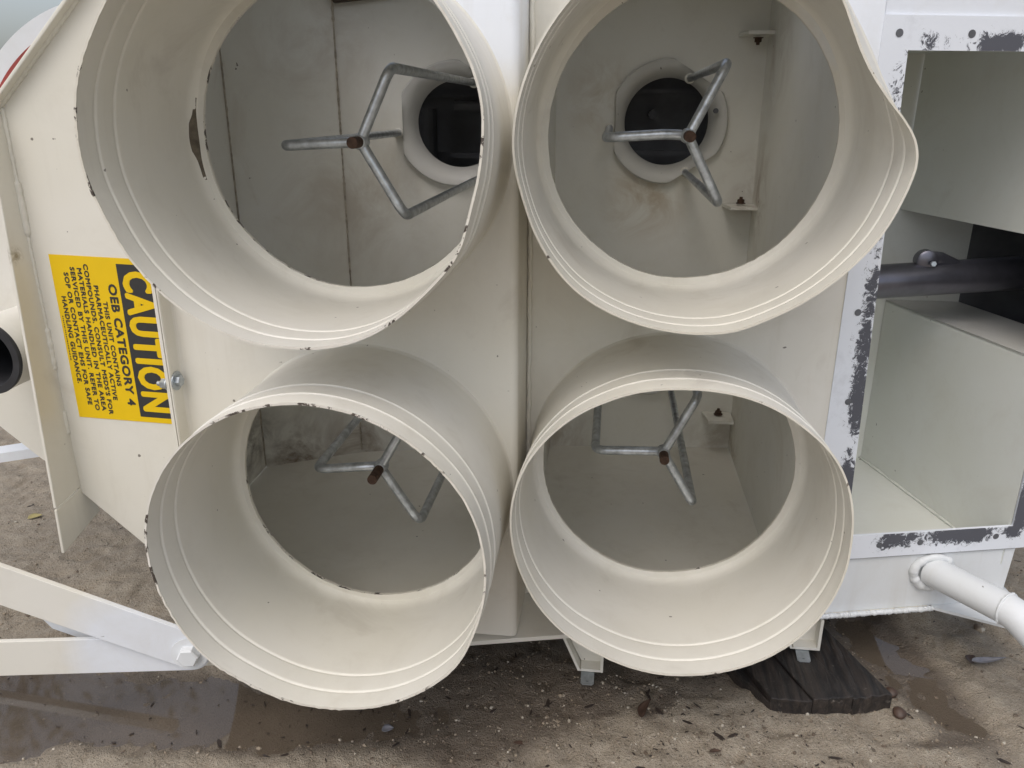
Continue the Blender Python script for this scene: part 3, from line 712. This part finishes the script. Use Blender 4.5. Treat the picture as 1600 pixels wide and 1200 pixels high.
# inner and outer returns of the flange
for ring, s_ in ((IN, 1), (OUT, -1)):
    for (a0, a1) in zip(ring, ring[1:] + ring[:1]):
        b.poly([F(a0[0], a0[1], -.022), F(a1[0], a1[1], -.022), F(a1[0], a1[1], .004), F(a0[0], a0[1], .004)])
o = b.build('inlet_frame', M_FRAME, R_)
vals = np.zeros(len(b.v), np.float32)
for i, p_ in enumerate(res):
    d = inner_dist(p_); f_ = math.exp(-((d - .04) / .085) ** 2)
    if p_[1] < -.3: f_ *= .25 + .9 * (1 if (p_[0] > 1.95) else .6)
    if p_[1] < 1.0 and p_[0] < 1.9 and p_[1] > -.2: f_ *= .75
    if p_[0] > 3.1: f_ *= 1.25
    u_, v_ = p_
    gg = .55
    if v_ > 3.0: gg = .25 + .85 * math.exp(-((u_ - 2.25) / .16) ** 4) + .9 * math.exp(-((u_ - 2.72) / .26) ** 4) + .6 * math.exp(-((u_ - 3.15) / .1) ** 2)
    elif v_ < -.33: gg = .45 + .75 * math.exp(-((u_ - 2.32) / .14) ** 4) + .8 * math.exp(-((u_ - 2.62) / .08) ** 2) + .8 * math.exp(-((u_ - 2.9) / .12) ** 2) + .5 * math.exp(-((u_ - 1.85) / .07) ** 2)
    elif u_ < 2: gg = .6 + .5 * math.exp(-((v_ - .15) / .25) ** 2) + .55 * math.exp(-((v_ - 1.75) / .35) ** 4) + .65 * math.exp(-((v_ - 2.75) / .3) ** 4) + .3 * math.exp(-((v_ - 1.2) / .2) ** 2)
    else: gg = .95
    vals[i] = f_ * 1.15 * min(gg, 1.05)
at = o.data.attributes.new('residue', 'FLOAT', 'POINT'); at.data.foreach_set('value', vals)
FR = o; FR['label'] = 'white primed rectangular inlet frame with flaking dark gasket residue'
holes = [(1.665, -.43), (2.12, -.43), (2.6, -.43), (3.05, -.43), (1.70, .25), (1.72, .75), (1.665, 1.29), (1.69, 1.93), (1.69, 2.55), (1.70, 2.78), (2.10, 3.10), (2.42, 3.10), (3.02, 3.09), (3.25, .5), (3.25, 1.6), (3.25, 2.8)]
for (u_, v_) in holes:
    b = MB(); b.poly([F(u_ + .024 * math.cos(q * .4488), v_ + .024 * math.sin(q * .4488), -.0245) for q in range(14)]); b.build('bolt_hole', M_DARKP, FR)
# plate above and below the frame
def fplate(name, pts, m_, off=0.0, th=.02):
    b = MB(); b.prism([F(u, v, off) for u, v in pts], F(0, 0, th) - F(0, 0, 0)); return b.build(name, m_, R_)
fplate('upper_inlet_panel', [(1.565, TOP), (3.5, TOP), (3.5, -.5), (1.565, -.5)], M_WHITE)
fplate('lower_inlet_panel', [(1.565, 3.18), (3.22, 3.18), (3.19, BOT - .002), (1.565, BOT - .002)], M_WHITE)
fplate('side_inlet_panel', [(3.34, -.52), (3.5, -.52), (3.5, 3.2), (3.34, 3.2)], M_WHITE)
b = MB(); pts = [F(1.5 + 1.7 * i / 99, 3.207, -.012) for i in range(6, 100)]; b.tube(pts, .006 * S, 6); b.build('frame_seam', M_CRACK, R_)
# floor gusset of the lower corner
b = MB(); b.prism([W(2.62, BOT, fl_(2.62)), W(3.20, BOT, 5.42), W(3.34, BOT, 5.52), W(3.30, BOT, 6.2), W(2.72, BOT, 6.2)], W(0, .022, 0) - z0)
b.build('corner_gusset', M_WHITE, R_)
# outlet stub pipe with weld collar
b = MB(); p0 = F(2.56, 3.37, -.0); p1 = W(2.93, 3.35, 5.13); p2 = W(3.22, 3.62, 4.86); r0 = .116 * S
b.tube(fillet([p0, p0 + (p1 - p0) * .7, p1, p2], .02, 5), r0, 28); sp = b.build('drain_pipe', M_WHITE, R_, smooth=True, auto=60)
b = MB(); ax = (p1 - p0).normalized(); e1 = Vector((0, 0, 1)); nrm = Vector((FA, -1, 0)).normalized() * 1
e2 = nrm.cross(e1).normalized(); pts = []; rad = []
for i in range(90):
    a = 2 * math.pi * i / 89; rr = r0 * (1.10 + .05 * math.sin(3 * a)); pts.append(p0 + nrm * .004 + (e2 * math.cos(a) * 1.16 + e1 * math.sin(a)) * rr * 1.02); rad.append((.027 + .012 * float(vnoise(np.array([i * .31]), np.array([2.]), 1, 21)[0]) + random.uniform(-.002, .002)) * S)
b.tube(pts, 0, 8, radii=rad, cap=False); b.build('weld_collar', M_WHITE, sp, smooth=True)
b = MB(); d1 = (p1 - p0).normalized(); pc = p1 - d1 * .014; ex = d1.orthogonal().normalized(); ey = d1.cross(ex)
b.tube([pc + (ex * math.cos(a) + ey * math.sin(a)) * r0 for a in [2 * math.pi * i / 48 for i in range(49)]], 0, 6, radii=[(.009 + random.uniform(-.003, .004)) * S for _ in range(49)], cap=False); b.build('weld_bead', M_WHITE, sp, smooth=True)

# --- inlet box interior
RWa, RWb = (2.61, 7.72), (3.09, 5.92); FLV = 3.35
def RW(t): return (RWa[0] + (RWb[0] - RWa[0]) * t, RWa[1] + (RWb[1] - RWa[1]) * t)
def rwall(name, v0, v1, t0=0.0, t1=1.12, m_=M_IN2):
    a0, a1 = RW(t0), RW(t1); return sheet(name, m_, R_, a1[0], a1[1], a0[0], a0[1], v0, v1, th=-.015)
a0, a1 = RW(0), RW(1.075)
b = MB()
b.poly([W(a0[0], TOP, a0[1]), W(a1[0], TOP, a1[1]), W(a1[0], .864, a1[1]), W(a0[0], .864, a0[1])])
b.poly([W(a0[0], 1.707, a0[1]), W(a1[0], 1.707, a1[1]), W(a1[0], FLV, a1[1]), W(a0[0], FLV, a0[1])])
b.build('inlet_baffle', M_IN2, R_)
b = MB(); b.poly([W(1.57, FLV, 5.42), W(3.12, FLV, 5.81), W(2.62, FLV, 7.74), W(1.57, FLV, 7.74)]); b.build('inlet_floor', M_IN2, R_)
b = MB(); b.poly([W(1.55, -.45, 5.5), W(3.25, -.45, 5.85), W(2.7, -.45, 7.74), W(1.57, -.45, 7.74)]); b.build('inlet_ceiling', M_IN2, R_)
b = MB(); b.poly([W(1.51, TOP, 7.73), W(2.63, TOP, 7.73), W(2.63, FLV, 7.73), W(1.51, FLV, 7.73)]); b.poly([W(2.63, .5, 7.73), W(3.27, .5, 7.73), W(3.27, 2.1, 7.73), W(2.63, 2.1, 7.73)]); b.build('inlet_back', M_IN2, R_)
b = MB(); b.poly([W(1.56, TOP, 5.45), W(1.51, TOP, 7.75), W(1.51, FLV, 7.75), W(1.56, FLV, 5.45)]); b.build('inlet_side', M_IN2, R_)
# weld along floor and baffle
b = MB(); pts = [W(RW(t)[0] - .01, FLV - .012, RW(t)[1]) for t in [i / 60 for i in range(62)]]; b.tube(pts, 0, 6, radii=[(.012 + random.uniform(-.003, .004)) * S for _ in pts]); b.build('weld_bead', M_IN2, R_, smooth=True)
# sill of the slot in the baffle and the dark duct beyond it
b = MB(); L0 = (3.26, 7.72); L1 = (3.67, 6.2)
b.prism([W(a0[0], 1.707, a0[1]), W(a1[0], 1.707, a1[1]), W(L1[0], 1.707, L1[1]), W(L0[0], 1.707, L0[1])], W(0, .02, 0) - z0); b.build('slot_sill', M_VENT, R_)
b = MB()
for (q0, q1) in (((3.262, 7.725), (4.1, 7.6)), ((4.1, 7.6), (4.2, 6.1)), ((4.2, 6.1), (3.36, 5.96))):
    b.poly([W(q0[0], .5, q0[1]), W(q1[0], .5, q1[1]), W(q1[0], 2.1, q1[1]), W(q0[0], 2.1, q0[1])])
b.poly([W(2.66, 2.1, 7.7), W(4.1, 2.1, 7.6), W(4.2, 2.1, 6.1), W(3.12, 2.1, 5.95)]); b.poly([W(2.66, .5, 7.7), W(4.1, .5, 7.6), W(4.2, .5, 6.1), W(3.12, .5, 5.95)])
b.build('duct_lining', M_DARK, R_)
# cross pipe and its clamp
b = MB(); b.tube([W(1.64, 1.339, 6.50), W(4.15, 1.247, 7.13)], .138 * S, 32); cp = b.build('cross_pipe', M_STEEL, R_, smooth=True, auto=60)
b = MB(); c0_ = W(2.52, 1.150, 6.69)
for (dx, dz, rr) in ((0, 0, .085),):
    cc = c0_ + Vector((dx * S, dx * S * .25, -dz * S)); b.tube([cc + Vector((0, -.012, 0)), cc + Vector((0, -.009, 0)), cc + Vector((0, .012, 0)), cc + Vector((0, .015, 0))], 0, 20, radii=[rr * S * .8, rr * S, rr * S, rr * S * .8])
b.tube([c0_ + Vector((.0, .004, .004)), c0_ + Vector((.03, .010, .002)), c0_ + Vector((.055, .016, -.006)), c0_ + Vector((.085, .022, -.014))], 0, 14, radii=[.016, .014, .011, .006])
o = b.build('pipe_clamp', M_STEEL, cp, smooth=True, auto=50)
hexbolt('clamp_bolt', W(2.55, 1.165, 6.62), (0, -1, .2), .006, .006, parent=o)

# --- flat bars and pivot at lower left
def bar_plane(u, v, off=0): return W(u, v, 4.22 + (u + 2.78) * .20 + off)
def flatbar(p, q, w, off, round_end=True, name='flat_bar', m_=M_BAR, th=.035):
    """flat bar from p to q (u,v), width w, in the slanted plane"""
    d = Vector((q[0] - p[0], q[1] - p[1])).normalized(); nn_ = Vector((-d.y, d.x)); pts = []
    pts += [(p[0] + nn_.x * w / 2, p[1] + nn_.y * w / 2), (q[0] + nn_.x * w / 2, q[1] + nn_.y * w / 2)]
    if round_end:
        for i in range(1, 12):
            a = math.pi / 2 - math.pi * i / 12; pts.append((q[0] + (nn_.x * math.sin(a) + d.x * math.cos(a)) * w / 2, q[1] + (nn_.y * math.sin(a) + d.y * math.cos(a)) * w / 2))
    pts += [(q[0] - nn_.x * w / 2, q[1] - nn_.y * w / 2), (p[0] - nn_.x * w / 2, p[1] - nn_.y * w / 2)]
    b = MB(); b.prism([bar_plane(x, y, off) for x, y in pts], W(0, 0, th) - z0); return b.build(name, m_, R_, bevel=.001)
fb = flatbar((-5.6, 2.01), (-2.76, 3.49), .285, -.04)
fb['label'] = 'sloping flat bar whose rounded end is bolted over the level bar'
fb2 = flatbar((-5.6, 3.49), (-2.76, 3.55), .275, 0.0)
fb2['label'] = 'level flat bar behind the pivot bolt'
pv = hexbolt('pivot_bolt', bar_plane(-2.735, 3.515, -.045), (.2, -1, 0), .0185, .014, .031, parent=R_, m_=M_WHITE)
b = MB(); b.prism([bar_plane(-3.80, 3.22, .12), bar_plane(-3.40, 3.44, .12), bar_plane(-3.40, 3.54, .12), bar_plane(-3.70, 3.38, .12)], W(0, 0, .2) - z0)
b.build('cross_brace', M_WHITE, R_)
b = MB(); b.prism([W(-5.9, 2.68, 5.9), W(-4.2, 2.74, 6.0), W(-4.2, 2.82, 6.0), W(-5.9, 2.76, 5.9)], W(-.1, 0, .45) - z0)
b = MB(); q0 = W(-6.4, 3.05, 5.6); q1 = W(-4.1, 2.65, 5.8)
b.prism([q0, q1, q1 + (W(0, .085, 0) - z0), q0 + (W(0, .085, 0) - z0)], W(0, -.03, .12) - z0); b.build('rear_rail', M_WHITE, R_)
# --- pieces beyond the left lip
b = MB(); b.prism([W(-4.0, -.2, 5.30), W(-3.97, 3.00, 5.30), W(-4.48, 2.66, 5.30), W(-4.9, 2.29, 5.30), W(-6.0, 1.2, 5.30), W(-6.0, .2, 5.30), W(-4.9, .15, 5.3)], W(0, 0, .03) - z0); b.build('rear_side_plate', M_CREAM, R_)
b = MB(); ax_u, ax_v = -4.245, 1.625; pn = [5.32, 5.1, 4.9, 4.72]
b.tube([W(ax_u, ax_v, q) for q in pn], .26 * S, 48, cap=False); b.tube([W(ax_u, ax_v, q) for q in pn], .215 * S, 48, cap=False)
sp2 = b.build('side_pipe', M_CREAM, R_, smooth=True)
b = MB(); seg = 64; rg = []
for (r, n_) in ((.262, 4.735), (.266, 4.712), (.262, 4.70), (.215, 4.70), (.205, 4.715), (.205, 5.25)):
    rg.append([b.vert(W(ax_u + r * math.cos(2 * math.pi * i / seg), ax_v + r * math.sin(2 * math.pi * i / seg), n_)) for i in range(seg)])
for A, B in zip(rg, rg[1:]):
    for i in range(seg): b.face((A[i], A[(i + 1) % seg], B[(i + 1) % seg], B[i]))
b.face(rg[-1]); b.build('pipe_mouth_seal', M_RUBBER, sp2, smooth=True, auto=40)
# round port with red gasket at the upper left, and the hood above it
cu, cv, cn = -3.19, .54, 5.12
def arcstrip(b, r0, r1, n0, n1, d0=93, d1=168, seg=110):
    A, B = [], []
    for i in range(seg + 1):
        a = math.radians(d0 + (d1 - d0) * i / seg)
        A.append(b.vert(W(cu + r0 * math.cos(a), cv - r0 * math.sin(a), n0))); B.append(b.vert(W(cu + r1 * math.cos(a), cv - r1 * math.sin(a), n1)))
    for i in range(seg): b.face((A[i], A[i + 1], B[i + 1], B[i]))
b = MB(); arcstrip(b, 1.085, 1.205, cn, cn); arcstrip(b, 1.205, 1.205, cn, cn + .12); arcstrip(b, 1.085, 1.085, cn, cn + .1); arcstrip(b, 1.085, 1.205, cn + .12, cn + .12)
pt = b.build('round_port', M_WHITE, R_, smooth=True, auto=40)
b = MB(); arcstrip(b, 1.085, 1.045, cn - .02, cn - .02); arcstrip(b, 1.085, 1.085, cn, cn - .02); b.build('red_gasket', M_RED, pt)
b = MB(); arcstrip(b, 1.045, .85, cn - .015, cn - .015); b.build('port_lid', M_DARKP, pt)
b = MB(); b.prism([W(-5.2, -.10, 5.0), W(-3.42, -1.02, 5.0), W(-3.42, -1.5, 5.0), W(-5.2, -1.5, 5.0)], W(0, .0, .06) - z0); b.build('hood_plate', M_CREAM, R_)

# ================================================================== TIMBER BLOCK
TB = empty('timber_block', W(1.7, VG, 5.6)); tag(TB, 'wet black timber block lying on the ground under the right foot', 'timber block')
Vt = 4.055
def GP(u, v, n): return W(u, v, n)
dirb = Vector((-.18, .47)); dirb = Vector((-.40, 1.0)).normalized()      # board direction in plan (u,n)
front = [(1.09, 5.20), (1.30, 4.90), (1.60, 4.90), (1.90, 4.97), (2.20, 5.05)]
for i in range(4):
    (ua, na), (ub, nb_) = front[i], front[i + 1]; L_ = 1.9
    dv = random.uniform(-.006, .012) + (.05 if i == 0 else 0)
    b = MB(); rows = 26; g = []
    for r in range(rows + 1):
        t = r / rows; row = []
        for s_ in range(7):
            s2 = s_ / 6; u = ua + .0015 + (ub - ua - .003) * s2 + dirb.x * L_ * t; n_ = na + (nb_ - na) * s2 + dirb.y * L_ * t
            if r == 0: n_ += random.uniform(-.008, .008)
            row.append((u, n_))
        g.append(row)
    tops = [[b.vert(W(u, Vt + dv + random.uniform(-.004, .004), n_)) for u, n_ in row] for row in g]
    bots = [[b.vert(W(u, VG + .05, n_)) for u, n_ in row] for row in g]
    for r in range(rows):
        for s_ in range(6): b.face((tops[r][s_], tops[r][s_ + 1], tops[r + 1][s_ + 1], tops[r + 1][s_]))
        b.face((tops[r][0], tops[r + 1][0], bots[r + 1][0], bots[r][0])); b.face((tops[r][6], tops[r + 1][6], bots[r + 1][6], bots[r][6]))
    midr = []
    for s_ in range(6):
        b.face((tops[0][s_], tops[0][s_ + 1], bots[0][s_ + 1], bots[0][s_])); b.face((tops[rows][s_], tops[rows][s_ + 1], bots[rows][s_ + 1], bots[rows][s_]))
    b.build('board', M_WOOD, TB, bevel=.002)

# ================================================================== LEAVES, BARK, CLODS
def leaf(u, n, L_, w, rot, m_, label, curl=.2, name='fallen_leaf', cat='leaf', lift=.003, grp=None):
    x0, y0 = u * S, n * S; b = MB(); k = 14; rows = []
    for i in range(k + 1):
        t = i / k; ww = w * math.sin(math.pi * min(1, t ** .8)) ** .8 + .0004; row = []
        for s_ in (-1, -.5, 0, .5, 1):
            lx = (t - .5) * L_; ly = s_ * ww + .12 * L_ * math.sin(t * 3) ; lz = lift + curl * L_ * (t - .5) ** 2 + abs(s_) * ww * curl * 1.2
            row.append(b.vert((x0 + lx * math.cos(rot) - ly * math.sin(rot), y0 + lx * math.sin(rot) + ly * math.cos(rot), max(gz(x0, y0), -.007) + lz)))
        rows.append(row)
    for A, B in zip(rows, rows[1:]):
        for j in range(4): b.face((A[j], A[j + 1], B[j + 1], B[j]))
    o = b.build(name, m_, smooth=True)
    so = o.modifiers.new('thickness', 'SOLIDIFY'); so.thickness = .0004
    tag(o, label, cat, grp); return o
G_ = 'fallen leaves on the ground'
leaf(3.10, 5.60, .075, .008, .25, M_LEAFG, 'grey curled leaf on the bare soil right of the puddle', .9, lift=.004, grp=G_)
leaf(3.02, 5.68, .030, .010, 1.0, M_LEAF, 'small brown leaf tucked behind the grey curled leaf', .4, grp=G_)
leaf(3.38, 5.42, .04, .006, -.4, M_LEAF, 'dark leaf at the right picture edge beside the grey leaf', .5, grp=G_)
leaf(-.18, 4.88, .065, .0055, .05, M_LEAF, 'thin dark red bark strip on the gravel below the middle foot', .1, 'bark_strip', 'bark')
leaf(.40, 4.78, .055, .008, 1.2, M_LEAF, 'curved dark bark piece on the gravel right of the thin strip', .3, 'bark_strip', 'bark')
leaf(.86, 4.44, .022, .004, .2, M_LEAF, 'short black leaf near the lower picture edge left of the timber block', .3, grp=G_)
leaf(-.48, 4.40, .028, .004, -.1, M_LEAF, 'dark leaf at the bottom picture edge below the middle foot', .2, grp=G_)
leaf(-6.05, 6.9, .035, .014, .8, M_LEAFY, 'pale yellow leaf on the soil beneath the rear rail', .3, grp=G_)
leaf(-1.45, 4.42, .022, .009, .4, M_LEAFG, 'pale leaf scrap on the dark wet soil below the lower left collar', .3, grp=G_)
def stone(u, n, r, label, m_=None, name='stone', sq=.7):
    bm = bmesh.new(); bmesh.ops.create_icosphere(bm, subdivisions=3, radius=r)
    for v in bm.verts:
        v.co *= 1 + .22 * (vnoise(np.array([v.co.x * 60]), np.array([v.co.y * 60 + v.co.z * 45]), 1, 9)[0] - .5) * 2; v.co.z *= sq
    me = bpy.data.meshes.new(name); bm.to_mesh(me); bm.free()
    o = link(name, me, m_ or M_PEB, smooth=True); o.location = (u * S, n * S, gz(u * S, n * S) + r * .35); tag(o, label, 'stone' if name == 'stone' else 'clod'); return o
stone(3.24, 6.10, .012, 'rounded pale stone on the rough soil behind the grey leaf')
stone(2.24, 4.98, .013, 'dark mud clod against the front right corner of the timber block', M_LEAF, 'mud_clod')
stone(2.26, 5.22, .012, 'smaller mud clod against the right side of the timber block', M_LEAF, 'mud_clod')

# ================================================================== TREES beyond (seen in the puddles)
def tree(x, y, h, seed, label):
    r_ = random.Random(seed); T = empty('bare_tree', (x, y, 0)); tag(T, label, 'tree', None)
    b = MB(); fol = MB()
    def grow(p, d, L_, rad, lvl):
        q = [p]; dd = d.copy()
        for i in range(5):
            dd = (dd + Vector((r_.uniform(-1, 1), r_.uniform(-1, 1), r_.uniform(-.4, .7))) * .16).normalized(); q.append(q[-1] + dd * L_ / 5)
        b.tube(q, 0, 7 if lvl < 2 else 4, radii=[rad * (1 - .1 * i) for i in range(6)])
        if lvl >= 5:
            for _ in range(3):
                c_ = q[-1] + Vector((r_.uniform(-.3, .3), r_.uniform(-.3, .3), r_.uniform(-.3, .3))); a = Vector((r_.uniform(-1, 1), r_.uniform(-1, 1), r_.uniform(-1, 1))).normalized() * .09; e = a.orthogonal().normalized() * .04
                fol.poly([c_ - a, c_ + e, c_ + a, c_ - e])
            return
        for _ in range(3 if lvl < 4 else 2):
            t = r_.uniform(.45, 1); o_ = q[int(t * 5)]; nd = (dd + Vector((r_.uniform(-1, 1), r_.uniform(-1, 1), r_.uniform(-.2, .8))) * .8).normalized()
            grow(o_, nd, L_ * r_.uniform(.6, .8), rad * .55, lvl + 1)
    grow(Vector((x, y, -.1)), Vector((0, 0, 1)), h * .38, h * .018, 0)
    b.build('trunk', M_BARK, T); fol.build('crown', M_FOL, T)
tree(-6.6, 7.2, 9, 3, 'tall bare branched tree standing behind the left end of the machine')
tree(1.5, 9.0, 10, 5, 'tall bare branched tree standing behind the right end of the machine')
tree(-1.8, 12.0, 11, 8, 'tall bare branched tree furthest behind the machine')
